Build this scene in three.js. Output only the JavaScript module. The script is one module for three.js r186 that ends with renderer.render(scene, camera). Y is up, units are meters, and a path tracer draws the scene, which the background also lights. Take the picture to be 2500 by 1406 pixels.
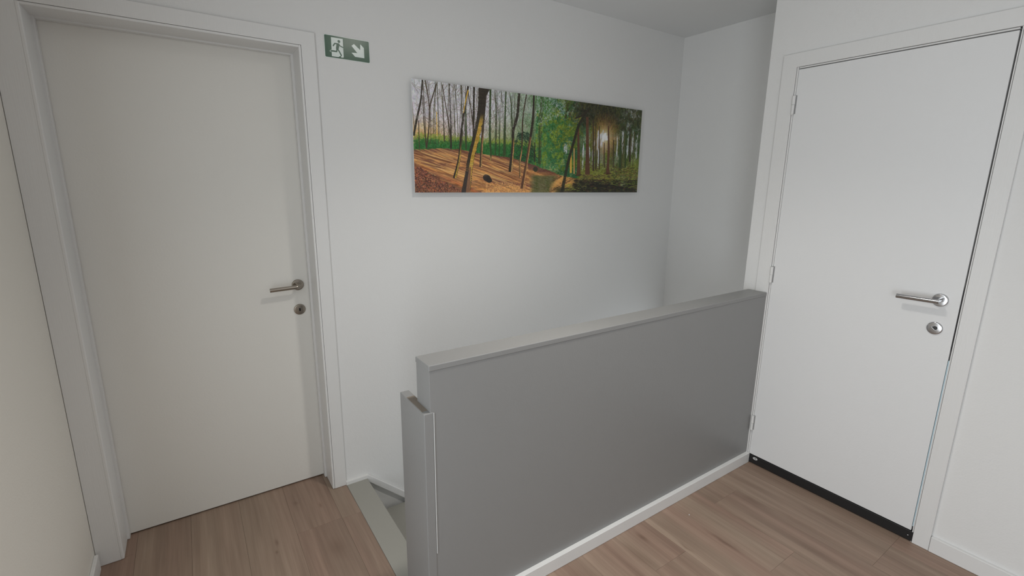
import * as THREE from 'three';
import { RoundedBoxGeometry } from 'three/addons/geometries/RoundedBoxGeometry.js';
import { mergeGeometries } from 'three/addons/utils/BufferGeometryUtils.js';
import { RectAreaLightUniformsLib } from 'three/addons/lights/RectAreaLightUniformsLib.js';

// ------------------------------------------------------------------ camera, sky, lights, exposure
const scene = new THREE.Scene();
const camera = new THREE.PerspectiveCamera(62.35, 2500 / 1406, 0.03, 60);
camera.position.set(-0.8376, 1.4991, 2.2474);
camera.rotation.set(-0.215, -0.5983, 0.0111, 'YXZ');
scene.add(camera);

const SKY = new THREE.Color().setRGB(0.8, 0.9, 1.0);
scene.background = SKY;
scene.backgroundIntensity = 0.6;

RectAreaLightUniformsLib.init();
const LAMP = { at: [0.22, 1.24], radius: 0.1, power: 6.3, angle: 1.1, color: [1.0, 0.965, 0.905] };
const DAY = { power: 5.6, color: [0.90, 0.96, 1.0], wins: [{ z0: 2.75, z1: 3.85, y0: 0.12, y1: 1.75 }, { z0: 1.25, z1: 1.7, y0: 0.2, y1: 2.2 }] };   // two unseen windows added in the left wall for daylight
const STAIR_FILL = { power: 3.4, z0: 0.15, z1: 0.75, y0: -0.75, y1: 0.3 };   // low unseen opening added on the stairs to lift the light

const renderer = new THREE.WebGLRenderer({ antialias: true });
renderer.toneMapping = THREE.LinearToneMapping;
renderer.toneMappingExposure = 0.98;
renderer.shadowMap.enabled = true;

// ------------------------------------------------------------------ measures of the place (metres)
const XL = -1.281, XR = 1.619, XEND = 2.082, H = 2.474, ZREAR = 4.6;   // left wall, door wall, far stair wall, ceiling, rear wall
const ZEDGE = 0.87;                                                    // where the door wall ends beside the stairs
const PZ0 = 0.9045, PZ1 = 1.0045, PH = 0.966, PX = -0.289;             // half wall: back, front, height, free end
const NOS0 = -0.3145, NOS1 = -0.209;                                   // landing strip
const LD = { l: -1.188, r: -0.389, t: 2.03, z: -0.142 };               // leaf of the door in the back wall
const RD = { l: 1.019, r: 1.744, b: 0.052, t: 2.037, x: 1.612 };       // leaf of the door in the door wall
const PLANK = 0.1905, PLANK_X = -0.59, DEEP = -2.3;

// ------------------------------------------------------------------ seeded noise
function rng(seed) { let s = seed >>> 0; return () => { s = (s + 0x6D2B79F5) >>> 0; let t = Math.imul(s ^ (s >>> 15), 1 | s); t = (t + Math.imul(t ^ (t >>> 7), 61 | t)) ^ t; return ((t ^ (t >>> 14)) >>> 0) / 4294967296; }; }
function hash(x, y, s) { let h = Math.imul(x, 374761393) + Math.imul(y, 668265263) + Math.imul(s, 2147483647 ^ 1013904223); h = Math.imul(h ^ (h >>> 13), 1274126177); h ^= h >>> 16; return (h >>> 0) / 4294967296; }
function noise(x, y, s = 1) {
  const i = Math.floor(x), j = Math.floor(y), u = x - i, v = y - j, a = u * u * (3 - 2 * u), b = v * v * (3 - 2 * v);
  const p = hash(i, j, s), q = hash(i + 1, j, s), r = hash(i, j + 1, s), t = hash(i + 1, j + 1, s);
  return p + (q - p) * a + (r - p) * b + (p - q - r + t) * a * b;
}
const fbm = (x, y, s) => noise(x, y, s) * 0.55 + noise(x * 2.1, y * 2.1, s + 7) * 0.3 + noise(x * 4.3, y * 4.3, s + 13) * 0.15;
const clamp = (x, a = 0, b = 1) => Math.min(b, Math.max(a, x));
const step = (a, b, x) => { const t = clamp((x - a) / (b - a)); return t * t * (3 - 2 * t); };
const mix3 = (a, b, t) => [a[0] + (b[0] - a[0]) * t, a[1] + (b[1] - a[1]) * t, a[2] + (b[2] - a[2]) * t];

// ------------------------------------------------------------------ textures
function dataMap(w, h, f, srgb) {
  const d = new Uint8Array(w * h * 4);
  for (let y = 0; y < h; y++) for (let x = 0; x < w; x++) { const c = f(x, y), o = (y * w + x) * 4; d[o] = c[0]; d[o + 1] = c[1]; d[o + 2] = c[2]; d[o + 3] = 255; }
  const t = new THREE.DataTexture(d, w, h, THREE.RGBAFormat);
  t.magFilter = THREE.LinearFilter; t.minFilter = THREE.LinearMipmapLinearFilter; t.generateMipmaps = true;
  t.wrapS = t.wrapT = THREE.RepeatWrapping;
  if (srgb) t.colorSpace = THREE.SRGBColorSpace;
  t.needsUpdate = true; return t;
}
function wrapNoise(n, cells, s) {   // tileable value noise on an n by n picture
  return (x, y) => {
    const u = x / n * cells, v = y / n * cells, i = Math.floor(u), j = Math.floor(v), a = u - i, b = v - j, A = a * a * (3 - 2 * a), B = b * b * (3 - 2 * b);
    const h = (p, q) => hash(((p % cells) + cells) % cells, ((q % cells) + cells) % cells, s);
    return h(i, j) * (1 - A) * (1 - B) + h(i + 1, j) * A * (1 - B) + h(i, j + 1) * (1 - A) * B + h(i + 1, j + 1) * A * B;
  };
}
const rollerBump = (() => { const a = wrapNoise(512, 128, 3), b = wrapNoise(512, 40, 5), c = wrapNoise(512, 8, 9); return dataMap(512, 512, (x, y) => { const v = 255 * (a(x, y) * 0.45 + b(x, y) * 0.35 + c(x, y) * 0.2); return [v, v, v]; }); })();
const brushBump = (() => { const a = wrapNoise(512, 256, 11), b = wrapNoise(512, 16, 12); return dataMap(512, 512, (x, y) => { const v = 255 * (a(x, y * 0.04) * 0.6 + b(x, y) * 0.4); return [v, v, v]; }); })();
const brushedRough = (() => { const a = wrapNoise(256, 128, 21); return dataMap(256, 256, (x, y) => { const v = 150 + 70 * a(x * 0.06, y); return [v, v, v]; }); })();

// oak floor: one map over the landing, drawn in metres (u across the planks, v along them), mirrored beyond
const FLOOR = { x0: XL, z0: -0.2, size: 2.95 };
const floorPlanks = [];   // [x0, x1, z0, z1, tone]
(() => {
  const r = rng(5);
  for (let k = -4; k < 12; k++) {
    let x0 = PLANK_X + k * PLANK, x1 = x0 + PLANK;
    if (x1 < XL + 0.01 || x0 > 1.64) continue;
    const joints = { '0': 0.245, '-1': 0.86, '1': 0.252, '6': 1.244, '9': 1.129, '2': 0.75, '5': 1.62, '7': 1.75, '8': 1.5 }[k] ?? 0.2 + r() * 0.9;
    for (let m = -1; m < 5; m++) floorPlanks.push([x0, x1, joints + (m - 1) * 1.22 + 0.0, joints + m * 1.22, r(), k]);
  }
})();
const knots = [[0.925, 1.30, 0.010, 0.075, 0.55], [0.654, 1.09, 0.010, 0.03, 0.6], [0.763, 1.23, 0.005, 0.035, 0.45], [0.56, 1.16, 0.02, 0.09, 0.3], [1.30, 1.22, 0.02, 0.07, 0.35], [1.33, 1.42, 0.014, 0.16, 0.3], [1.47, 1.5, 0.012, 0.13, 0.28],
  [-0.56, 0.02, 0.009, 0.016, 0.4], [-0.46, 0.1, 0.006, 0.02, 0.35], [-0.67, 0.25, 0.006, 0.02, 0.5], [-0.47, 0.42, 0.03, 0.06, 0.3], [-0.68, 0.31, 0.005, 0.01, 0.5], [1.12, 1.28, 0.012, 0.12, 0.22], [1.42, 1.15, 0.012, 0.1, 0.22], [1.2, 1.55, 0.012, 0.1, 0.25], [1.05, 1.6, 0.01, 0.08, 0.25], [0.8, 1.48, 0.012, 0.07, 0.28]];
const oakMap = dataMap(2048, 2048, (px, py) => {
  const x = FLOOR.x0 + px / 2048 * FLOOR.size, z = FLOOR.z0 + py / 2048 * FLOOR.size;
  let p = floorPlanks[0];
  for (const q of floorPlanks) if (x >= q[0] && x < q[1] && z >= q[2] && z < q[3]) { p = q; break; }
  const s = 31 + Math.floor(p[4] * 97), bx = x + 0.02 * (fbm(x * 4, z * 1.1, s) - 0.5) + p[4] * 3;
  const bands = fbm(bx * 26, z * 1.3 + p[4] * 9, s + 1), fine = noise(bx * 320, z * 9, s + 2), mid = fbm(bx * 90, z * 4, s + 3);
  const strip = noise(Math.floor((x - p[0]) / 0.0476 * 1) + 0.5, p[4] * 50, s + 4);
  let t = 0.5 + (bands - 0.5) * 0.85 + (mid - 0.5) * 0.4 + (fine - 0.5) * 0.22 + (p[4] - 0.5) * 0.3;
  const pinkish = clamp(0.5 + (fbm(bx * 9, z * 0.8, s + 8) - 0.5) * 1.6 + (strip - 0.5) * 0.15);
  let c = mix3([128, 109, 94], [166, 146, 128], clamp(t));
  c = mix3(c, [c[0] * 1.0, c[1] * 0.955, c[2] * 0.96], pinkish);
  for (const [kx, kz, rx, rz, a] of knots) {
    const d = Math.hypot((x - kx + 0.006 * (noise(z * 30, 1, 4) - 0.5)) / rx, (z - kz) / rz);
    if (d < 2.2) { const f = a * Math.exp(-d * d * 1.1) * (0.6 + 0.6 * fine); c = mix3(c, [96, 72, 58], clamp(f)); }
  }
  return c;
}, true);
oakMap.wrapS = oakMap.wrapT = THREE.MirroredRepeatWrapping;

// ------------------------------------------------------------------ materials
const std = (o) => new THREE.MeshStandardMaterial(o), phys = (o) => new THREE.MeshPhysicalMaterial(o);
const rgb = (r, g, b) => new THREE.Color().setRGB(r, g, b);
const M = {
  wall: std({ color: rgb(0.78, 0.775, 0.765), roughness: 0.75, bumpMap: rollerBump, bumpScale: 0.0005 }),
  cream: std({ color: rgb(0.80, 0.765, 0.70), roughness: 0.75, bumpMap: rollerBump, bumpScale: 0.0005 }),
  ceiling: std({ color: rgb(0.76, 0.76, 0.755), roughness: 0.85, bumpMap: rollerBump, bumpScale: 0.0004 }),
  lacquer: std({ color: rgb(0.775, 0.77, 0.76), roughness: 0.42, bumpMap: brushBump, bumpScale: 0.00025 }),
  door: std({ color: rgb(0.81, 0.795, 0.755), roughness: 0.4, bumpMap: rollerBump, bumpScale: 0.00025 }),
  doorWhite: std({ color: rgb(0.79, 0.79, 0.79), roughness: 0.4, bumpMap: rollerBump, bumpScale: 0.00025 }),
  greyPaint: std({ color: rgb(0.268, 0.267, 0.264), roughness: 0.42, bumpMap: rollerBump, bumpScale: 0.00025 }),
  stair: std({ color: rgb(0.34, 0.33, 0.295), roughness: 0.5, bumpMap: rollerBump, bumpScale: 0.0003 }),
  oak: std({ map: oakMap, roughness: 0.5, bumpMap: brushBump, bumpScale: 0.0002 }),
  gap: std({ color: rgb(0.05, 0.04, 0.035), roughness: 0.9 }),
  black: std({ color: rgb(0.012, 0.012, 0.013), roughness: 0.5 }),
  patchShade: std({ color: rgb(0.26, 0.22, 0.18), roughness: 0.85, bumpMap: brushBump, bumpScale: 0.0006 }),
  caulk: std({ color: rgb(0.62, 0.62, 0.61), roughness: 0.6 }),
  nickel: phys({ color: rgb(0.40, 0.36, 0.31), metalness: 1, roughness: 0.33, roughnessMap: brushedRough }),
  steel: phys({ color: rgb(0.55, 0.55, 0.56), metalness: 1, roughness: 0.16 }),
  hingeShade: std({ color: rgb(0.36, 0.36, 0.36), roughness: 0.8 }),
  darkSteel: phys({ color: rgb(0.42, 0.42, 0.43), metalness: 1, roughness: 0.14 }),  // same steel, darkened to paint in reflections of a darker room
  darkMetal: std({ color: rgb(0.06, 0.06, 0.06), metalness: 0.7, roughness: 0.4 }),
  hole: std({ color: rgb(0.004, 0.004, 0.004), roughness: 1 }),
  paleDaylight: std({ color: rgb(0.52, 0.68, 0.76), roughness: 0.5 }),
  board: std({ color: rgb(0.82, 0.82, 0.81), roughness: 0.6 }),
  zinc: std({ color: rgb(0.7, 0.7, 0.7), metalness: 0.3, roughness: 0.45 }),
  glass: phys({ color: rgb(1, 1, 1), roughness: 0.02, transmission: 1, thickness: 0, ior: 1.5 }),
  shade: phys({ color: rgb(0.9, 0.88, 0.84), roughness: 0.5, emissive: rgb(1, 0.95, 0.86), emissiveIntensity: 20 }),
};

// ------------------------------------------------------------------ helpers
const counts = {};
function numbered(name) { const n = counts[name] = (counts[name] ?? -1) + 1; return n ? `${name}_${String(n).padStart(3, '0')}` : name; }
function add(o, parent) { o.traverse((c) => { if (c.isMesh) { c.castShadow = true; c.receiveShadow = true; } }); parent.add(o); return o; }
function metricUV(g) {   // planar uv in metres by face direction
  const p = g.attributes.position, n = g.attributes.normal, uv = new Float32Array(p.count * 2);
  for (let i = 0; i < p.count; i++) {
    const ax = Math.abs(n.getX(i)), ay = Math.abs(n.getY(i)), az = Math.abs(n.getZ(i));
    const [u, v] = ax > ay && ax > az ? [p.getZ(i), p.getY(i)] : ay > az ? [p.getX(i), p.getZ(i)] : [p.getX(i), p.getY(i)];
    uv[2 * i] = u * 2; uv[2 * i + 1] = v * 2;
  }
  g.setAttribute('uv', new THREE.BufferAttribute(uv, 2)); return g;
}
const flat = (g) => { const h = g.index ? g.toNonIndexed() : g; return h; };
const box = (x0, x1, y0, y1, z0, z1) => metricUV(new THREE.BoxGeometry(x1 - x0, y1 - y0, z1 - z0).translate((x0 + x1) / 2, (y0 + y1) / 2, (z0 + z1) / 2));
const rbox = (x0, x1, y0, y1, z0, z1, r = 0.002, seg = 2) => metricUV(new RoundedBoxGeometry(x1 - x0, y1 - y0, z1 - z0, seg, r).translate((x0 + x1) / 2, (y0 + y1) / 2, (z0 + z1) / 2));
function part(name, geos, mat, parent, label) {
  const g = Array.isArray(geos) ? (geos.length === 1 ? geos[0] : mergeGeometries(geos.map(flat))) : geos;
  const m = new THREE.Mesh(g, mat); m.name = numbered(name); if (label) m.userData.label = label;
  return add(m, parent);
}
function group(name, data, at = [0, 0, 0]) { const o = new THREE.Group(); o.name = numbered(name); o.position.set(...at); Object.assign(o.userData, data); scene.add(o); return o; }
function struct(name, geos, mat) { const m = part(name, geos, mat, scene); m.userData.kind = 'structure'; return m; }
const local = (g, at) => { g.translate(-at[0], -at[1], -at[2]); return g; };
// a wall plate with a rectangular hole, in the plane (a, y), given thickness
function holed(a0, a1, y0, y1, holes, thick) {
  const s = new THREE.Shape([[a0, y0], [a1, y0], [a1, y1], [a0, y1]].map((p) => new THREE.Vector2(...p)));
  for (const [b0, b1, c0, c1] of holes) s.holes.push(new THREE.Path([[b0, c0], [b0, c1], [b1, c1], [b1, c0]].map((p) => new THREE.Vector2(...p))));
  return new THREE.ExtrudeGeometry(s, { depth: thick, bevelEnabled: false });
}

// ------------------------------------------------------------------ the shell
{
  const LH = [LD.l - 0.02, LD.r + 0.02, -0.05, LD.t + 0.02];
  struct('wall_back', metricUV(holed(XL - 0.15, XEND + 0.15, DEEP, H + 0.1, [LH], 0.22).translate(0, 0, -0.22)), M.wall);
  const g = holed(-ZREAR - 0.15, 0, -0.3, H + 0.1, DAY.wins.map((w) => [-w.z1, -w.z0, w.y0, w.y1]), 0.22);
  struct('wall_left', metricUV(g.rotateY(Math.PI / 2).translate(XL - 0.22, 0, 0)), M.cream);
  const g2 = holed(-ZREAR - 0.15, -ZEDGE, -0.3, H + 0.1, [[-RD.r - 0.02, -RD.l + 0.02, -0.05, RD.t + 0.02]], 0.16);
  struct('wall_right', metricUV(g2.rotateY(Math.PI / 2).translate(XR, 0, 0)), M.wall);
  struct('wall_return', box(XR + 0.012, XEND + 0.15, -0.3, H + 0.1, ZEDGE + 0.001, ZEDGE + 0.12), M.wall);
  struct('wall_end', metricUV(holed(-ZEDGE - 0.1, 0, DEEP, H + 0.1, [[-STAIR_FILL.z1, -STAIR_FILL.z0, STAIR_FILL.y0, STAIR_FILL.y1]], 0.15).rotateY(Math.PI / 2).translate(XEND, 0, 0)), M.wall);
  struct('wall_rear', box(XL - 0.1, XR + 0.1, -0.3, H + 0.1, ZREAR, ZREAR + 0.15), M.wall);
  struct('wall_below', box(NOS1 - 0.1, XEND + 0.1, DEEP, -0.03, PZ0, PZ1), M.wall);
  struct('ceiling', box(XL - 0.2, XEND + 0.2, H, H + 0.15, -0.1, ZREAR + 0.1), M.ceiling);
}

// ------------------------------------------------------------------ floor: screed with one mesh per oak plank
{
  const f = group('floor', { kind: 'structure' });
  part('underlay', [box(XL - 0.05, NOS0, -0.2, -0.012, -0.25, ZREAR + 0.05), box(NOS0, XR + 0.05, -0.2, -0.012, PZ0 + 0.005, ZREAR + 0.05), box(XR - 0.02, XR + 0.14, -0.2, -0.004, RD.l - 0.02, RD.r + 0.02)], M.gap, f);
  const lay = (x0, x1, z0, z1) => {
    if (x1 - x0 < 0.006 || z1 - z0 < 0.006) return;
    const e = 0.0002, g = new RoundedBoxGeometry(x1 - x0 - 2 * e, 0.012, z1 - z0 - 2 * e, 1, 0.0004).translate((x0 + x1) / 2, -0.006, (z0 + z1) / 2);
    const p = g.attributes.position, uv = new Float32Array(p.count * 2);
    for (let i = 0; i < p.count; i++) { uv[2 * i] = (p.getX(i) - FLOOR.x0) / FLOOR.size; uv[2 * i + 1] = (p.getZ(i) - FLOOR.z0) / FLOOR.size; }
    g.setAttribute('uv', new THREE.BufferAttribute(uv, 2));
    part('plank', g, M.oak, f);
  };
  for (const [a, b, z0, z1] of floorPlanks) {
    const x0 = Math.max(a, XL + 0.001), x1 = Math.min(b, XR - 0.002), c0 = Math.max(z0, -0.16), c1 = Math.min(z1, ZREAR);
    if (c1 <= c0) continue;
    const dl = LD.l - 0.013, dr = LD.r + 0.009, whole = x0 >= dl && x1 <= dr, zMin = whole ? -0.16 : 0.001;
    if (!whole && c0 < 0) lay(Math.max(x0, dl), Math.min(x1, dr), c0, Math.min(c1, 0.001));   // notched round the door lining
    // planks beside the stair opening stop at the landing strip, those beyond it at the half wall
    if (x0 < NOS0 && x1 > NOS0) { lay(x0, NOS0, Math.max(c0, zMin), Math.min(c1, PZ0)); lay(x0, x1, Math.max(c0, PZ0), c1); }
    else if (x0 >= NOS0) lay(x0, x1, Math.max(c0, PZ1 - 0.004), c1);
    else lay(x0, x1, Math.max(c0, zMin), c1);
  }
}

// ------------------------------------------------------------------ skirting boards
{
  const skirt = (name, pts, at) => {   // rectangular board with an eased top edge
    struct(name, pts, M.lacquer);
  };
  skirt('baseboard_left', rbox(XL, XL + 0.014, 0.0005, 0.07, 0.03, ZREAR, 0.003));
  skirt('baseboard_right', rbox(XR - 0.015, XR, 0.0005, 0.07, 1.812, ZREAR, 0.003));
  skirt('baseboard_parapet', rbox(-0.268, XR - 0.012, 0.0005, 0.057, PZ1 - 0.002, PZ1 + 0.018, 0.002));
}

// ------------------------------------------------------------------ door 1: recessed door in the back wall
{
  const d = group('door_1', { kind: 'structure', label: 'off-white flush door set deep in its frame below the exit sign, dull metal lever', category: 'door' });
  const z = LD.z, ci = -0.379, co = -0.315, cl = -1.204, top = 2.037;
  // architrave: flat board with a small round bead along its inner edge
  const rim = new THREE.Shape([[XL + 0.001, 0.001], [cl - 0.003, 0.001], [cl - 0.003, top + 0.0085], [ci + 0.0085, top + 0.0085], [ci + 0.0085, 0.001], [co, 0.001], [co, 2.1], [XL + 0.001, 2.1]].map((p) => new THREE.Vector2(...p)));
  part('casing', metricUV(new THREE.ExtrudeGeometry(rim, { depth: 0.0105, bevelEnabled: true, bevelThickness: 0.002, bevelSize: 0.002, bevelOffset: -0.002, bevelSegments: 2 })), M.lacquer, d);
  // jamb lining whose rounded front edge shows beside the architrave
  part('jamb', [rbox(ci - 0.002, ci + 0.0078, 0.001, top + 0.008, -0.2, 0.012, 0.0035), rbox(cl - 0.005, cl + 0.008, 0.001, top + 0.008, -0.2, 0.0135, 0.0045, 3), rbox(cl, ci, top - 0.002, top + 0.0078, -0.2, 0.012, 0.0035)], M.lacquer, d);
  part('door_stop', [rbox(LD.r - 0.001, ci + 0.001, 0.001, top, z, z + 0.028, 0.002), rbox(cl, LD.l + 0.001, 0.001, top, z, z + 0.028, 0.002), rbox(LD.l, LD.r, LD.t - 0.001, top, z, z + 0.028, 0.002)], M.lacquer, d);
  part('door_leaf', rbox(LD.l - 0.006, LD.r + 0.006, 0.006, LD.t + 0.004, z - 0.04, z - 0.0015, 0.0015), M.door, d);
  part('threshold', box(cl, ci, -0.012, 0.0005, z - 0.12, z - 0.03), M.gap, d);
  part('light_block', box(LD.l - 0.05, LD.r + 0.05, -0.05, LD.t + 0.05, -0.235, -0.221), M.gap, d);  // unseen panel added behind the leaf to block outside light
  lever(d, [-0.4356, 1.0226, z - 0.0015], 0, -1, M.nickel, 0.126, 0.0092, 0.054, -0.035);
  const k = part('key_plate', new THREE.LatheGeometry([[0, 0.006], [0.022, 0.006], [0.0252, 0.0045], [0.026, 0]].map((p) => new THREE.Vector2(...p)), 48).rotateX(Math.PI / 2).translate(-0.4362, 0.9027, z - 0.0015), M.nickel, d);
  part('keyhole', [new THREE.CapsuleGeometry(0.0034, 0.009, 6, 16).scale(1, 1, 0.35).translate(-0.4362, 0.9027, z + 0.0042)], M.hole, k);
}
// lever handle on a round rose; faces along +z (turn 0) or -x (turn -90 degrees); the lever points to the given side
function lever(parent, at, turn, side, mat, len, r, out, droop, bend = 0.017) {
  const rose = new THREE.LatheGeometry([[0, 0.009], [0.0225, 0.009], [0.0252, 0.0075], [0.0262, 0]].map((p) => new THREE.Vector2(...p)), 56).rotateX(Math.PI / 2);
    const curve = new THREE.CurvePath();
  const V = (a, b, c) => new THREE.Vector3(a, b, c);
  curve.add(new THREE.LineCurve3(V(0, 0, 0.006), V(0, 0, out - bend)));
  curve.add(new THREE.QuadraticBezierCurve3(V(0, 0, out - bend), V(0, 0, out), V(side * bend, droop * bend, out)));
  curve.add(new THREE.LineCurve3(V(side * bend, droop * bend, out), V(side * len, droop * len, out)));
  const mitred = bend < 0.012;   // straight bar meeting a straight neck
  const tube = mitred ? mergeGeometries([new THREE.CylinderGeometry(r, r, len + r * 0.96, 32).rotateZ(Math.PI / 2 + side * Math.atan(droop)).translate(side * (len - r * 0.96) / 2, droop * len / 2, out), new THREE.CylinderGeometry(r, r, out - 0.006, 32).rotateX(Math.PI / 2).translate(0, 0, (out + 0.006) / 2)].map(flat)) : new THREE.TubeGeometry(curve, 96, r, 24);
  const cap = new THREE.CylinderGeometry(r - 0.0006, r - 0.0006, 0.0012, 24).rotateZ(Math.PI / 2).translate(side * len, droop * len, out);
  const collar = new THREE.CylinderGeometry(r + 0.003, r + 0.003, 0.004, 28).rotateX(Math.PI / 2).translate(0, 0, 0.0105);
  const place = (g) => g.rotateY(turn).translate(...at);
  const h = part('door_handle', place(mergeGeometries([tube, cap].map(flat))), mat === M.steel ? M.darkSteel : mat, parent);
  part('rose', place(mergeGeometries([rose, collar].map(flat))), mat, h);
}

// ------------------------------------------------------------------ door 2: nearly flush door in the door wall
{
  const d = group('door_2', { kind: 'structure', label: 'white flush door beside the half wall with shiny lever and black bottom strip', category: 'door' });
  const X = RD.x, F = 1.606, l = 0.942, r = 1.811, t = 2.11, e = 0.011;
  const rim = new THREE.Shape([[l, 0.001], [RD.l - e, 0.001], [RD.l - e, RD.t + e], [RD.r + e, RD.t + e], [RD.r + e, 0.001], [r, 0.001], [r, t], [l, t]].map(([q, y]) => new THREE.Vector2(-q, y)));
  part('casing', metricUV(new THREE.ExtrudeGeometry(rim, { depth: 0.01, bevelEnabled: true, bevelThickness: 0.0015, bevelSize: 0.0015, bevelOffset: -0.0015, bevelSegments: 2 }).rotateY(Math.PI / 2).translate(F + 0.0015, 0, 0).rotateY(0)), M.lacquer, d);
  part('jamb', [rbox(F + 0.004, XR + 0.15, 0.001, RD.t + e, RD.l - e + 0.0015, RD.l - 0.0025, 0.0015), rbox(F + 0.004, XR + 0.15, 0.001, RD.t + e, RD.r + 0.005, RD.r + e - 0.0015, 0.0015), rbox(F + 0.004, XR + 0.15, RD.t + 0.0035, RD.t + e - 0.0015, RD.l, RD.r, 0.0015)], M.lacquer, d);
  part('door_leaf', rbox(X, X + 0.04, RD.b, RD.t, RD.l - 0.0016, RD.r, 0.0012), M.doorWhite, d);
  part('light_block', [box(XR + 0.06, XR + 0.075, -0.01, RD.t + 0.01, RD.l - 0.01, RD.r + 0.01)], M.gap, d);  // unseen panel added behind this leaf too, stops light leaking round it
  part('gap_daylight', rbox(X - 0.0012, X + 0.02, 0.075, 0.83, RD.r + 0.0016, RD.r + 0.0058, 0.001), M.paleDaylight, d, 'pale blue strip painted as daylight in the gap beside the leaf');  // daylight showing in the gap, painted as a pale blue strip
  part('latch_plate', [box(X + 0.003, X + 0.02, 0.87, 1.12, RD.r + 0.003, RD.r + 0.0052)], M.darkMetal, d);
  // hinges: two knuckles with a pointed tip
  for (const y of [1.876, 1.058, 0.233]) {
    const up = new THREE.CylinderGeometry(0.0074, 0.0074, 0.04, 20).translate(0, 0.0245, 0), lo = new THREE.CylinderGeometry(0.0066, 0.0066, 0.039, 20).translate(0, -0.0163, 0);
    const tip = new THREE.CylinderGeometry(0.0066, 0.001, 0.009, 20).translate(0, -0.0405, 0), pin = new THREE.CylinderGeometry(0.0045, 0.0045, 0.08, 12);
    const wing = rbox(0.004, 0.014, -0.034, 0.044, -0.0025, 0.0025, 0.001);
    part('hinge_shade', [box(F + 0.0034, F + 0.006, y - 0.037, y + 0.047, RD.l - e + 0.0005, RD.l - 0.0022), box(X - 0.0004, X + 0.002, y - 0.037, y + 0.047, RD.l - 0.0014, RD.l + 0.0068)], M.hingeShade, d);  // dark grey plates paint the shade that outlines each hinge knuckle
    part('hinge', mergeGeometries([up, lo, tip, pin, wing].map(flat)).translate(X - 0.0095, y, RD.l - 0.003), M.lacquer, d);
  }
  // black bottom strip with fixings
  const s = part('bottom_strip', [rbox(X - 0.003, X + 0.03, 0.004, RD.b - 0.003, RD.l - 0.002, RD.r + 0.012, 0.002)], M.black, d, 'black strip under the leaf');
  const ring = new THREE.Shape(); ring.absellipse(0, 0, 0.012, 0.0065, 0, Math.PI * 2);
  const hol = new THREE.Path(); hol.absellipse(0.001, 0.0005, 0.0052, 0.0035, 0, Math.PI * 2); ring.holes.push(hol);
  part('fixing_plate', new THREE.ExtrudeGeometry(ring, { depth: 0.0022, bevelEnabled: true, bevelSize: 0.0006, bevelThickness: 0.0006, bevelSegments: 2, curveSegments: 24 }).rotateY(-Math.PI / 2).translate(X - 0.003, 0.036, RD.l + 0.036), M.zinc, s);
  part('screw', new THREE.SphereGeometry(0.0022, 12, 8).scale(0.4, 1, 1).translate(X - 0.0032, 0.026, RD.r - 0.006), M.zinc, s);
  lever(d, [X, 1.0664, 1.6838], -Math.PI / 2, -1, M.steel, 0.128, 0.0092, 0.05, -0.01, 0.0105);
  const k = part('lock_plate', new THREE.LatheGeometry([[0, 0.006], [0.022, 0.006], [0.0252, 0.0045], [0.026, 0]].map((p) => new THREE.Vector2(...p)), 48).rotateX(Math.PI / 2).rotateY(-Math.PI / 2).translate(X, 0.95, 1.684), M.steel, d);
  const place = (g) => g.rotateZ(-0.72).rotateY(-Math.PI / 2).translate(X, 0.951, 1.684);
  part('lock_hole', place(new THREE.CylinderGeometry(0.0078, 0.0078, 0.0012, 28).rotateX(Math.PI / 2).translate(0.001, 0.002, 0.0064)), M.darkMetal, k);
  part('lock_turn', place(new RoundedBoxGeometry(0.02, 0.0056, 0.011, 3, 0.0018).translate(0, -0.0025, 0.0115)), M.steel, k);
}

// ------------------------------------------------------------------ half wall along the stairs
{
  const at = [0.65, 0, 0.955];
  const p = group('stair_parapet', { label: 'long waist-high half wall painted grey, with flat cap, screening the stairs', category: 'half wall' }, at);
  part('panel', local(rbox(PX + 0.002, XR - 0.0135, 0.0005, PH - 0.019, PZ0 + 0.001, PZ1 - 0.001, 0.0015), at), M.greyPaint, p);
  part('cap', local(rbox(PX, XR - 0.0133, PH - 0.0195, PH, PZ0, PZ1 + 0.0007, 0.003), at), M.greyPaint, p, 'flat grey top of the half wall');
  const post = part('newel_board', local(rbox(-0.3085, -0.277, 0.0016, 0.8135, 0.81, 1.0055, 0.003), at), M.greyPaint, p, 'upright grey board closing the free end');
  part('shade_patch', local(rbox(-0.306, -0.280, 0.8130, 0.8142, 0.862, 0.985, 0.0004, 1), at), M.patchShade, post, 'brown-grey patch painted as shade on top');  // shade by the half wall end, painted as a thin brown-grey patch
  part('caulk_bead', local(new THREE.CapsuleGeometry(0.0015, 0.50, 4, 10).translate(-0.2755, 0.56, PZ1 + 0.0002), at), M.caulk, p, 'thin white sealant line');
}

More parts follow.
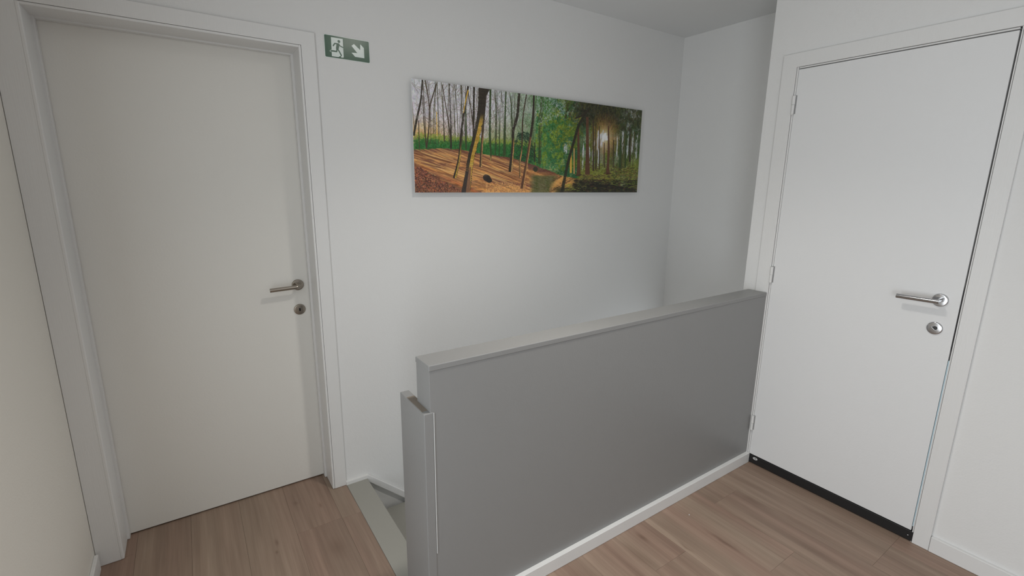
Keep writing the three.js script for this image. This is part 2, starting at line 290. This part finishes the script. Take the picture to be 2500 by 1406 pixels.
// ------------------------------------------------------------------ stairs behind the half wall
{
  const at = [NOS1, 0, 0.45];
  const s = group('staircase', { label: 'grey painted stairs going down behind the half wall', category: 'stairs' }, at);
  const go = 0.233, rise = 0.21;
  part('landing_strip', local(rbox(NOS0 + 0.0005, NOS1, -0.03, 0.0012, 0.002, PZ0 - 0.0005, 0.004), at), M.stair, s);
  for (let i = 1; i <= 9; i++) {
    const x = NOS1 + go * (i - 1), y = -rise * i;
    part('riser', local(rbox(x - 0.03, x - 0.012, y, y + rise - (i === 1 ? 0.03 : 0.028), 0.021, PZ0 - 0.001, 0.001), at), M.stair, s);
    part('tread', local(rbox(x - 0.03, x + go, y - 0.028, y, 0.021, PZ0 - 0.001, 0.004), at), M.stair, s);
  }
  // skirting along the wall: short level piece, then down the slope
  const slope = 0.9, run = 2.15, hgt = 0.052, sh = new THREE.Shape();
  sh.moveTo(NOS0, 0.0015); sh.lineTo(NOS0, 0.0175); sh.lineTo(NOS1 + 0.004, 0.0175); sh.lineTo(NOS1 + 0.004 + run, 0.0175 - slope * run); sh.lineTo(NOS1 + 0.004 + run, 0.0175 - slope * run - hgt); sh.lineTo(NOS1 + 0.002, 0.0155 - hgt + 0.022); sh.lineTo(NOS1 + 0.002, 0.0015);
  part('stringer', local(metricUV(new THREE.ExtrudeGeometry(sh, { depth: 0.014, bevelEnabled: true, bevelSize: 0.0015, bevelThickness: 0.0015, bevelSegments: 2 }).translate(0, 0, 0.0015)), at), M.lacquer, s, 'white skirting running down along the stairs');
  struct('floor_below', box(NOS1 - 0.1, XEND + 0.1, DEEP - 0.05, -2.1, -0.05, PZ1), M.stair);
  struct('wall_under_landing', box(NOS0, NOS1 - 0.031, DEEP, -0.031, 0, PZ0), M.wall);
}

// ------------------------------------------------------------------ running-man exit sign
{
  const W = 0.191, Hs = 0.089, cw = 1000, ch = 466;
  const c = document.createElement('canvas'); c.width = cw; c.height = ch; const g = c.getContext('2d');
  const green = '#2b5640', white = '#dfe9e4';
  g.fillStyle = white; g.fillRect(0, 0, cw, ch);
  g.fillStyle = green; g.beginPath(); g.roundRect(7, 7, cw - 14, ch - 14, 24); g.fill();
  const poly = (pts, col) => { g.fillStyle = col; g.beginPath(); pts.forEach(([x, y], i) => i ? g.lineTo(x, y) : g.moveTo(x, y)); g.closePath(); g.fill(); };
  poly([[151, 41], [405, 41], [405, 400], [404, 425], [380, 432], [347, 432], [345, 410], [318, 410], [290, 433], [146, 433]], white);
  const limb = (pts, w) => { g.strokeStyle = green; g.lineWidth = w; g.lineCap = 'round'; g.lineJoin = 'round'; g.beginPath(); pts.forEach(([x, y], i) => i ? g.lineTo(x, y) : g.moveTo(x, y)); g.stroke(); };
  g.fillStyle = green; g.beginPath(); g.ellipse(318, 106, 30, 30, 0, 0, 7); g.fill();
  poly([[222, 146], [322, 146], [330, 170], [305, 262], [296, 285], [248, 285], [246, 250], [262, 170]], green);
  limb([[300, 160], [345, 198], [396, 216]], 25);
  limb([[262, 160], [222, 163], [190, 212]], 25);
  limb([[268, 268], [256, 322], [160, 322], [128, 330]], 30);
  limb([[278, 262], [318, 320], [352, 384]], 28);
  limb([[352, 392], [330, 425], [300, 437]], 16);
  g.strokeStyle = white; g.lineWidth = 8; g.beginPath(); g.moveTo(148, 304); g.lineTo(112, 322); g.lineTo(112, 338); g.lineTo(150, 346); g.stroke();
  poly([[594, 152], [650, 106], [786, 212], [796, 90], [874, 158], [874, 374], [664, 374], [586, 296], [716, 286]], white);
  const t = new THREE.CanvasTexture(c); t.colorSpace = THREE.SRGBColorSpace;
  const at = [-0.1805, 2.0605, 0];
  const s = group('emergency_exit_sign', { label: 'green running-man exit sign with white arrow pointing down, on the wall beside the door frame', category: 'sign' }, at);
  const round = (w, h, r) => { const q = new THREE.Shape(), a = w / 2, b = h / 2; q.moveTo(-a + r, -b); q.lineTo(a - r, -b); q.quadraticCurveTo(a, -b, a, -b + r); q.lineTo(a, b - r); q.quadraticCurveTo(a, b, a - r, b); q.lineTo(-a + r, b); q.quadraticCurveTo(-a, b, -a, b - r); q.lineTo(-a, -b + r); q.quadraticCurveTo(-a, -b, -a + r, -b); return q; };
  part('backing_plate', new THREE.ExtrudeGeometry(round(W + 0.0025, Hs + 0.0025, 0.006), { depth: 0.0016, bevelEnabled: true, bevelSize: 0.0004, bevelThickness: 0.0004, bevelSegments: 1 }).translate(0, 0, 0.0006), M.board, s);
  const face = new THREE.ShapeGeometry(round(W, Hs, 0.0055), 12), p = face.attributes.position, uv = face.attributes.uv;
  for (let i = 0; i < p.count; i++) uv.setXY(i, p.getX(i) / W + 0.5, p.getY(i) / Hs + 0.5);
  part('sign_face', face.translate(0, 0, 0.0031), phys({ map: t, roughness: 0.45, clearcoat: 1, clearcoatRoughness: 0.2 }), s);
}

// ------------------------------------------------------------------ panoramic forest print
{
  const W = 1500, Hh = 500, r = rng(77);
  const c = document.createElement('canvas'); c.width = W; c.height = Hh; const g = c.getContext('2d');
  const GAIN = 1.36;
  const css = (q, a = 1) => `rgba(${q.map((v) => Math.round(clamp(v * GAIN, 0, 255))).join(',')},${a})`;
  const jit = (q, k) => { const d = (r() - 0.5) * 2 * k; return [q[0] + d + (r() - 0.5) * k * 0.6, q[1] + d + (r() - 0.5) * k * 0.6, q[2] + d + (r() - 0.5) * k * 0.6]; };
  const hillY = (x) => { const P = [[0, 305], [142, 292], [228, 292], [364, 310], [484, 316], [559, 324], [678, 352], [804, 384], [870, 405], [1500, 480]]; for (let i = 1; i < P.length; i++) if (x <= P[i][0]) { const t = (x - P[i - 1][0]) / (P[i][0] - P[i - 1][0]); return P[i - 1][1] + (P[i][1] - P[i - 1][1]) * t; } return 480; };
  const dab = (x, y, l, w, ang, col, a) => { g.save(); g.translate(x, y); g.rotate(ang); g.fillStyle = css(col, a); g.beginPath(); g.ellipse(0, 0, l, w, 0, 0, 7); g.fill(); g.restore(); };
  // colours of the far wood: pale sky on the left, yellow-green in the middle, dark conifers on the right
  const far = (x, y) => {
    const n = fbm(x / 42, y / 34, 3), v = y / 300;
    let q = mix3([164, 164, 168], [170, 160, 166], v);
    q = mix3(q, [166, 132, 76], step(0.45, 0.85, v) * step(260, 60, x) * 0.9);
    q = mix3(q, [104, 116, 50], step(0.3, 0.95, v) * step(330, 430, x) * 0.75);
    q = mix3(q, [88, 112, 78], step(420, 640, x) * (0.2 + n * 0.7));
    q = mix3(q, [60, 102, 52], step(600, 760, x) * step(0.30, 0.62, n + 0.1));
    if (x > 720) q = mix3(q, n > 0.52 ? [72, 94, 34] : [38, 76, 46], step(720, 850, x) * step(0.28, 0.5, n + 0.08));
    if (x > 860) { const dark = step(900, 1020, x) * step(190, 60, y + 40 * (n - 0.5)); q = mix3(q, [40, 38, 26], dark * 0.92); }
    if (x > 1000 && y > 120) { q = mix3(q, [118, 122, 106], step(1000, 1080, x) * step(110, 190, y) * step(0.62, 0.35, n) * 0.9); q = mix3(q, [104, 104, 44], step(280, 380, y) * 0.85); }
    if (x > 1240) { q = mix3(q, [48, 60, 34], step(1240, 1330, x) * step(0.3, 0.6, n + 0.12) * 0.8); q = mix3(q, [130, 134, 132], step(0.45, 0.28, n) * step(1250, 1400, x) * 0.8); q = mix3(q, [92, 104, 36], step(230, 330, y) * step(1250, 1480, x) * 0.8); }
    const bush = step(225, 255, y + 22 * (n - 0.5)) * step(760, 640, x);
    q = mix3(q, mix3([106, 122, 46], [34, 82, 36], step(240, 275, y + 14 * (n - 0.5))), bush * step(-20, 60, x + (y - 250)));
    return q;
  };
  const ground = (x, y) => {
    const h = hillY(x), k = y - h, n = fbm(x / 60 + k / 30, y / 14, 9);
    let q = [128, 88, 54];
    const band = Math.sin((k - x * 0.12 + 16 * fbm(x / 120, y / 50, 15)) / 7.0);
    q = mix3(q, [176, 124, 70], step(0.0, 0.7, band) * 0.85);
    q = mix3(q, [92, 56, 42], step(34, 6, k + 10 * (n - 0.5)) * 0.9);
    q = mix3(q, [84, 54, 44], step(0.55, 0.7, n) * 0.7);
    q = mix3(q, [88, 60, 44], step(120, 0, x - (y - 390) * 2.1) * step(375, 420, y) * 0.9);       // leaf litter in the corner
    q = mix3(q, [164, 90, 52], step(40, 0, Math.abs(x - (y - 372) * 2.4 - 20)) * step(360, 400, y) * 0.5);
    q = mix3(q, [184, 134, 78], step(360, 430, x) * step(455, 480, y + 8 * Math.sin(x / 70)) * 0.8);
    q = mix3(q, [90, 54, 46], step(330, 400, x) * step(14, 2, Math.abs(y - 440 - 0.1 * (x - 400))) * 0.85);
    q = mix3(q, [86, 58, 50], step(560, 640, x) * step(395, 360, y) * 0.85);
    if (x > 640) { const water = step(640, 690, x) * step(400, 415, y) * step(880, 830, x + (y - 440)); q = mix3(q, mix3([62, 70, 34], [92, 86, 62], fbm(x / 14, y / 40, 21)), water * 0.95); }
    if (x > 790) {
      q = mix3(q, mix3([172, 128, 72], [96, 66, 40], step(0.45, 0.6, fbm((x + y * 2.2) / 16, y / 90, 25))), step(800, 850, x - (430 - y) * 0.6) * step(1040, 930, x));
      q = mix3(q, mix3([84, 62, 40], [74, 78, 36], fbm(x / 40, y / 16, 27)), step(930, 1010, x));
      q = mix3(q, [110, 116, 52], step(1250, 1480, x) * step(430, 350, y) * 0.7);
      q = mix3(q, [30, 30, 24], step(425, 445, y + 14 * fbm(x / 50, 3, 29) - 7 - step(1060, 940, x) * 26) * step(930, 1040, x) * 0.92);
      q = mix3(q, [38, 40, 26], step(462, 480, y) * step(800, 860, x) * 0.8);
    }
    return q;
  };
  for (let y = 0; y < Hh; y += 5) for (let x = 0; x < W; x += 5) { g.fillStyle = css(y < hillY(x) ? far(x, y) : ground(x, y)); g.fillRect(x, y, 5, 5); }
  for (let i = 0; i < 15000; i++) { const x = r() * W, y = r() * 400; if (y > hillY(x) + 3) continue; const n = far(x + (r() - 0.5) * 34, y + (r() - 0.5) * 34); dab(x, y, 3 + r() * 7, 1.5 + r() * 3, x > 700 ? -0.8 + r() * 1.6 : r() * 3.1, jit(n, 26), 0.55); }
  // twigs and thin stems of the bare wood
  for (let i = 0; i < 420; i++) {
    let x = r() * 860, y = 20 + r() * 250; if (y > hillY(x) - 40) y -= 60;
    let a = -1.57 + (r() - 0.5) * 2.2, w = 0.8 + r() * 1.6; g.strokeStyle = css(jit(x > 430 ? [52, 58, 36] : [66, 52, 40], 14), 0.42); g.lineWidth = w; g.beginPath(); g.moveTo(x, y);
    for (let k = 0; k < 5; k++) { x += Math.cos(a) * 16; y += Math.sin(a) * 16; a += (r() - 0.5) * 0.7; g.lineTo(x, y); } g.stroke();
  }
  for (let i = 0; i < 46; i++) { const x = r() * 760, b = hillY(x) - r() * 30; g.strokeStyle = css(jit([58, 54, 36], 14), 0.7); g.lineWidth = 1.6 + r() * 2.6; g.beginPath(); g.moveTo(x, b); g.bezierCurveTo(x + (r() - 0.5) * 20, b - 90, x + (r() - 0.5) * 30, b - 180, x + (r() - 0.5) * 46, -5); g.stroke(); }
  for (let i = 0; i < 34; i++) { const x = 960 + r() * 500, b = 350 + r() * 30; g.strokeStyle = css(jit([66, 56, 34], 14), 0.75); g.lineWidth = 2.5 + r() * 5; g.beginPath(); g.moveTo(x, b); g.lineTo(x + (r() - 0.5) * 8, 90 + r() * 90); g.stroke(); }
  // spruce in the middle and the fresh green round it
  for (let i = 0; i < 420; i++) { const t = r(), y = 190 + t * 150, x = 610 + (r() - 0.5) * (60 + t * 150); dab(x, y, 5 + r() * 7, 2, (x < 610 ? 2.6 : 0.5) + (r() - 0.5) * 0.6, jit([26, 46, 32], 12), 0.7); }
  for (let i = 0; i < 700; i++) { const x = 690 + r() * 190, y = 70 + r() * 300; dab(x, y, 4 + r() * 6, 2 + r() * 3, r() * 3, jit(fbm(x / 30, y / 30, 41) > 0.5 ? [98, 118, 38] : [42, 92, 50], 18), 0.6); }
  for (let i = 0; i < 900; i++) { const x = r() * 650, y = 232 + r() * 70; if (y > hillY(x) - 2) continue; dab(x, y, 3 + r() * 6, 1.5 + r() * 2.5, r() * 3, jit(y < 255 ? [110, 124, 48] : [36, 86, 38], 18), 0.55); }
  for (let i = 0; i < 800; i++) { const x = 880 + r() * 620, y = r() * 130 * (x < 1000 || x > 1420 ? 0.8 : 1); dab(x, y, 4 + r() * 8, 2 + r() * 3, 1 + r(), jit(r() < 0.5 ? [38, 36, 24] : [62, 62, 30], 14), 0.55); }
  // low sun between the stems
  const glow = g.createRadialGradient(1199, 178, 4, 1199, 178, 150); glow.addColorStop(0, css([205, 195, 190], 0.95)); glow.addColorStop(0.22, css([196, 160, 124], 0.65)); glow.addColorStop(0.6, css([150, 96, 50], 0.28)); glow.addColorStop(1, css([150, 96, 50], 0)); g.fillStyle = glow; g.fillRect(1030, 20, 340, 330);
  for (let i = 0; i < 90; i++) { const a = r() * 6.28, d0 = 26 + r() * 20, d1 = d0 + 30 + r() * 80; g.strokeStyle = css(jit([176, 128, 78], 20), 0.3); g.lineWidth = 1.5; g.beginPath(); g.moveTo(1199 + Math.cos(a) * d0, 178 + Math.sin(a) * d0); g.lineTo(1199 + Math.cos(a) * d1, 178 + Math.sin(a) * d1); g.stroke(); }
  for (const [x, y, l, w] of [[1140, 205, 7, 60], [1158, 195, 12, 46], [1176, 188, 9, 52], [1030, 300, 6, 80], [1078, 300, 6, 76], [1108, 285, 8, 82], [1150, 300, 5, 60], [1300, 230, 6, 60], [1345, 200, 9, 70], [1390, 230, 8, 80], [1432, 190, 9, 80], [1470, 220, 10, 90]]) for (let i = 0; i < 26; i++) dab(x + (r() - 0.5) * l * 1.6, y + (r() - 0.5) * w * 1.7, 6 + r() * 12, 1.6 + r() * 2.2, 1.57 + (r() - 0.5) * 0.3, jit([164, 165, 170], 16), 0.6);
  for (let i = 0; i < 60; i++) dab(898 + (r() - 0.5) * 22, 258 + (r() - 0.5) * 50, 3 + r() * 4, 2, r() * 3, jit([165, 165, 168], 18), 0.6);
  for (let i = 0; i < 420; i++) { const x = 690 + r() * 200, y = r() * (150 - (x - 690) * 0.35); dab(x, y, 2 + r() * 5, 1 + r() * 2, r() * 3, jit([140, 148, 150], 22), 0.5); }
  for (let i = 0; i < 260; i++) { const x = 820 + r() * 180, y = 60 + r() * 200; dab(x, y, 3 + r() * 6, 2 + r() * 2, r() * 3, jit([112, 112, 30], 20), 0.5); }
  // the slope and the banks
  g.save(); g.beginPath(); g.moveTo(0, 305); for (let x = 0; x <= W; x += 10) g.lineTo(x, hillY(x)); g.lineTo(W, Hh); g.lineTo(0, Hh); g.closePath(); g.clip();
  for (let i = 0; i < 12000; i++) { const x = r() * W, y = 285 + r() * 215; if (y < hillY(x)) continue; dab(x, y, 3 + r() * 9, 1 + r() * 1.8, x < 800 ? 0.18 + (r() - 0.5) * 0.4 : (r() - 0.5) * 0.5, jit(ground(x, y), 17), 0.6); }
  g.restore();
  g.save(); g.beginPath(); g.moveTo(0, 305); for (let x = 0; x <= 640; x += 10) g.lineTo(x, hillY(x)); g.lineTo(660, Hh); g.lineTo(0, Hh); g.closePath(); g.clip();
  for (let i = 0; i < 260; i++) {   // long shadows and sun streaks down the slope
    const x = r() * 660, y = hillY(x) + 14 + r() * 130, a = 0.2 + r() * 0.16, n = r() < 0.5;
    dab(x, y, 40 + r() * 70, 1.2 + r() * 2.6, a, jit(n ? [192, 142, 88] : [98, 60, 44], 14), n ? 0.5 : 0.5);
  }
  for (let i = 0; i < 1500; i++) { const y = 385 + r() * 115, x = r() * (y - 372) * 2.0; dab(x, y, 2 + r() * 3, 1 + r() * 1.4, r() * 3, jit(r() < 0.5 ? [62, 36, 30] : r() < 0.6 ? [120, 78, 60] : [150, 84, 54], 16), 0.8); }
  for (let i = 0; i < 700; i++) { const x = 380 + r() * 250, y = 450 + r() * 50; dab(x, y, 2 + r() * 4, 1 + r(), r() * 3, jit(r() < 0.6 ? [188, 138, 86] : [120, 80, 56], 16), 0.6); }
  g.restore();
  for (let i = 0; i < 500; i++) { const x = 1010 + r() * 490, y = 330 + r() * 95; dab(x, y, 3 + r() * 7, 1.5 + r() * 2, (r() - 0.5), jit(r() < 0.55 ? [104, 110, 44] : [66, 64, 32], 20), 0.6); }
  for (let i = 0; i < 160; i++) { const x = 905 + r() * 160, y = 452 + r() * 36; dab(x, y, 3 + r() * 5, 1.5, -0.5 + r(), jit([120, 124, 52], 20), 0.7); }
  // stems: [x, y, width] along each trunk; lit side in ochre where the sun strikes
  const trunk = (pts, col, lit, from = 0, bias = 0.5) => {
    const at = (t) => { const f = t * (pts.length - 1), i = Math.min(pts.length - 2, Math.floor(f)), u = f - i, p = (k) => pts[clamp(k, 0, pts.length - 1)], cr = (j) => { const a = p(i - 1)[j], b = p(i)[j], d = p(i + 1)[j], e = p(i + 2)[j]; return 0.5 * (2 * b + (d - a) * u + (2 * a - 5 * b + 4 * d - e) * u * u + (3 * b - a - 3 * d + e) * u * u * u); }; return [cr(0), cr(1), Math.max(1.5, cr(2))]; };
    for (let k = 0; k <= 90; k++) {
      const [x, y, w] = at(k / 90), nw = w * (0.94 + 0.14 * r());
      g.fillStyle = css(jit(col, 3), 0.96); g.fillRect(x - nw / 2, y - 3.5, nw, 7.5);
      if (w > 10) for (let q = 0; q < 3; q++) dab(x + (r() - 0.5) * nw * 0.8, y, 1, 4 + r() * 7, (r() - 0.5) * 0.3, jit(col, 22), 0.5);
      if (lit && k / 90 > from) { const s = step(from, from + 0.12, k / 90); g.fillStyle = css(jit(lit, 14), 0.9 * s); g.fillRect(x - nw / 2 + nw * bias, y - 3.5, nw * (1 - bias) * (0.8 + 0.2 * r()), 7.5); }
    }
  };
  const ink = [40, 34, 26], bark = [54, 44, 32], gold = [172, 138, 56], rust = [74, 50, 36], pale = [170, 128, 78], mossy = [44, 58, 30];
  trunk([[52, -4, 6], [42, 84, 7], [20, 169, 8], [3, 241, 8]], ink);
  trunk([[67, -2, 3], [81, 97, 4], [78, 200, 5], [63, 295, 6]], bark); trunk([[52, 70, 3], [54, 180, 4], [62, 290, 5]], bark); trunk([[120, 10, 3], [88, 100, 4], [82, 140, 4]], bark);
  trunk([[118, 134, 3], [118, 233, 4]], gold); trunk([[185, -2, 3], [190, 173, 6], [189, 289, 9]], ink); trunk([[149, 11, 3], [181, 192, 5], [187, 257, 5]], bark);
  trunk([[151, 60, 2], [154, 259, 4]], bark); trunk([[28, 180, 3], [28, 297, 3]], bark); trunk([[458, 90, 3], [462, 316, 5]], mossy); trunk([[440, 40, 3], [436, 312, 5]], mossy);
  trunk([[270, 110, 5], [270, 290, 8]], mossy); trunk([[317, -3, 9], [313, 117, 9], [313, 240, 8]], ink); trunk([[283, 22, 3], [302, 118, 4], [314, 202, 5]], bark);
  trunk([[381, 40, 7], [364, 198, 12], [352, 370, 14]], bark, pale, 0.5, 0.55); trunk([[408, -2, 10], [405, 215, 12], [411, 300, 8], [410, 338, 6]], mossy, pale, 0.78, 0.2);
  trunk([[499, -2, 6], [494, 140, 9], [493, 309, 14]], mossy); trunk([[528, 20, 4], [536, 130, 6], [540, 220, 6]], mossy);
  trunk([[284, -2, 8], [263, 112, 10], [246, 206, 11], [233, 330, 13], [207, 427, 19]], ink, gold, 0.6, 0.5);
  trunk([[258, 120, 3], [272, 60, 4], [284, 20, 4]], gold);
  trunk([[579, -2, 14], [569, 109, 16], [545, 186, 14], [544, 256, 16], [531, 390, 25]], ink, pale, 0.62, 0.62);
  trunk([[625, -2, 6], [604, 121, 8], [600, 274, 9], [590, 340, 10], [592, 420, 11]], bark, pale, 0.45, 0.3);
  trunk([[713, 153, 5], [715, 343, 11]], mossy); trunk([[684, 240, 5], [684, 333, 7]], ink); trunk([[700, 130, 3], [722, 60, 3]], mossy);
  trunk([[985, 140, 16], [996, 294, 19], [1002, 402, 28]], rust); trunk([[1050, 80, 18], [1062, 263, 25], [1070, 401, 36]], rust);
  trunk([[1220, 116, 10], [1231, 255, 17], [1232, 340, 20], [1234, 388, 34]], rust); trunk([[1097, 92, 8], [1115, 371, 13]], bark); trunk([[1118, 112, 5], [1132, 364, 8]], bark); trunk([[1147, 122, 5], [1162, 363, 8]], bark);
  trunk([[1193, 215, 4], [1204, 350, 7]], bark); trunk([[1400, 103, 7], [1417, 308, 11]], ink); trunk([[1371, 129, 7], [1381, 345, 11]], mossy); trunk([[1268, 194, 7], [1276, 348, 9]], bark); trunk([[1328, 170, 11], [1334, 359, 21]], mossy);
  trunk([[937, 247, 8], [942, 386, 14]], gold); trunk([[960, 257, 6], [967, 391, 7]], pale);
  for (const [a, b, w] of [[985, 1002, 50], [1058, 1070, 60], [1226, 1234, 60]]) for (let k = 0; k < 14; k++) dab(b + (r() - 0.5) * w, 404 - r() * 4 - (b > 1200 ? 16 : 0), 5, 2, 0, jit([52, 34, 26], 8), 0.8);
  trunk([[393, -6, 26], [378, 20, 24], [364, 48, 24]], ink);
  trunk([[362, -6, 42], [360, 60, 40], [352, 130, 40], [323, 244, 39], [294, 347, 38], [268, 500, 46]], ink, gold, 0.36, 0.45);
  trunk([[277, 400, 18], [262, 500, 40]], [46, 38, 34]); trunk([[292, 380, 8], [284, 440, 16], [278, 500, 22]], [104, 74, 54]);
  trunk([[672, -2, 11], [669, 111, 12], [652, 230, 14], [634, 335, 17], [607, 476, 24]], rust, pale, 0.42, 0.68);
  trunk([[672, -2, 10], [669, 111, 12], [656, 205, 13]], ink);
  trunk([[1055, 30, 10], [991, 122, 17], [958, 212, 18], [919, 336, 20], [881, 500, 23]], [36, 34, 24]);
  trunk([[1055, 34, 8], [1012, 70, 8], [960, 90, 4]], ink);
  dab(388, 428, 24, 17, 0.3, [40, 32, 28], 1); dab(400, 438, 18, 13, 0.2, [34, 28, 26], 1); dab(380, 416, 12, 4, -0.2, [64, 54, 46], 0.8);
  dab(692, 376, 16, 14, 0, [42, 44, 32], 0.9);
  // undergrowth in front of the conifers, brown litter and dark water edge
  for (let i = 0; i < 900; i++) { const x = 1010 + r() * 490, y = (x > 1260 ? 350 : 398) + r() * (x > 1260 ? 75 : 34); dab(x, y, 4 + r() * 9, 1.2 + r() * 2, (r() - 0.5) * 0.8, jit(r() < 0.35 ? [116, 116, 48] : r() < 0.5 ? [92, 72, 44] : [50, 52, 30], 18), 0.6); }
  for (let i = 0; i < 700; i++) { const x = 960 + r() * 540, y = 425 + r() * 70; dab(x, y, 5 + r() * 12, 1.4 + r() * 2.4, (r() - 0.5) * 0.5, jit(r() < 0.75 ? [30, 28, 22] : r() < 0.6 ? [74, 52, 38] : [84, 88, 44], 12), 0.6); }
  for (const [x, y, h, w] of [[1196, 168, 26, 17], [1182, 186, 30, 12], [1208, 182, 22, 12]]) for (let i = 0; i < 30; i++) dab(x + (r() - 0.5) * w, y + (r() - 0.5) * h, 5 + r() * 6, 3 + r() * 3, r() * 3, [198, 194, 196], 0.45);
  for (let i = 0; i < 500; i++) { const x = r() * 620, y = r() * 200; if (x > 330 && x < 400) continue; dab(x, y, 2 + r() * 5, 1 + r() * 2, r() * 3, jit([176, 174, 180], 14), 0.28); }
  const t = new THREE.CanvasTexture(c); t.colorSpace = THREE.SRGBColorSpace;
  const PX0 = 0.0965, PX1 = 1.6765, PY0 = 1.453, PY1 = 1.973, at = [(PX0 + PX1) / 2, (PY0 + PY1) / 2, 0];
  const s = group('forest_picture', { label: 'wide panoramic print of a sunlit forest with stream, unframed, on the wall above the stairs', category: 'picture' }, at);
  part('panel', local(rbox(PX0, PX1, PY0, PY1, 0.0255, 0.0295, 0.0006, 1), at), M.board, s);
  part('print', new THREE.PlaneGeometry(PX1 - PX0 - 0.0015, PY1 - PY0 - 0.0015).translate(0, 0, 0.0298), std({ map: t, roughness: 0.5 }), s);
  part('hanging_rail', [local(rbox(PX0 + 0.25, PX1 - 0.25, PY1 - 0.12, PY1 - 0.09, 0.0003, 0.0256, 0.001), at), local(rbox(PX0 + 0.25, PX1 - 0.25, PY0 + 0.09, PY0 + 0.12, 0.0003, 0.0256, 0.001), at)], M.board, s);
}

// ------------------------------------------------------------------ crumb on the floor
{
  const at = [0.951, 0, 1.112], g = new THREE.DodecahedronGeometry(0.0034, 0).scale(1.3, 0.4, 0.8).rotateY(0.5).translate(0, 0.0012, 0);
  const m = part('paint_chip', g, M.caulk, scene); m.position.set(...at); Object.assign(m.userData, { label: 'tiny white paint chip lying on the wood floor', category: 'chip' });
}

// ------------------------------------------------------------------ ceiling lamp, and windows added to light the room
{
  const at = [LAMP.at[0], H, LAMP.at[1]], R = LAMP.radius;
  const l = group('ceiling_lamp', { label: 'round white surface-mounted downlight on the ceiling of the landing', category: 'lamp' }, at);
  part('housing', new THREE.LatheGeometry([[R + 0.001, -0.001], [R + 0.016, -0.001], [R + 0.016, -0.036], [R + 0.013, -0.040], [R + 0.004, -0.040], [R + 0.001, -0.036], [R + 0.001, -0.001]].map((p) => new THREE.Vector2(...p)), 56), M.lacquer, l);
  part('lamp_diffuser', new THREE.CylinderGeometry(R, R, 0.008, 56).translate(0, -0.026, 0), M.shade, l);
  const p = new THREE.SpotLight(rgb(...LAMP.color), LAMP.power, 0, LAMP.angle, 1); p.name = 'ceiling_lamp_light'; p.position.set(at[0], H - 0.042, at[2]); p.target.position.set(at[0], 0, at[2]); p.castShadow = true; p.shadow.radius = 4; scene.add(p, p.target);

  // windows added for their light: a painted frame, a pane and daylight of the pane's size; side +1 looks into +x, -1 into -x
  const glaze = (x, side, { z0, z1, y0, y1 }, power) => {
    const w = group('window_1', { kind: 'structure' }); w.name = 'window_' + (++panes);
    part('added_window_frame', [rbox(x - 0.03, x + 0.03, y0, y0 + 0.05, z0, z1, 0.003), rbox(x - 0.03, x + 0.03, y1 - 0.05, y1, z0, z1, 0.003), rbox(x - 0.03, x + 0.03, y0 + 0.05, y1 - 0.05, z0, z0 + 0.05, 0.003), rbox(x - 0.03, x + 0.03, y0 + 0.05, y1 - 0.05, z1 - 0.05, z1, 0.003)], M.lacquer, w);
    part('pane', box(x - 0.003, x + 0.003, y0 + 0.05, y1 - 0.05, z0 + 0.05, z1 - 0.05), M.glass, w);
    const a = new THREE.RectAreaLight(rgb(...DAY.color), power, z1 - z0 - 0.1, y1 - y0 - 0.1); a.name = 'added_daylight';
    a.position.set(x + side * 0.04, (y0 + y1) / 2, (z0 + z1) / 2); a.lookAt(x + side, (y0 + y1) / 2, (z0 + z1) / 2); scene.add(a);
  };
  let panes = 0;
  for (const w of DAY.wins) glaze(XL - 0.1, 1, w, DAY.power);
  glaze(XEND + 0.08, -1, STAIR_FILL, STAIR_FILL.power);
}
renderer.render(scene, camera);
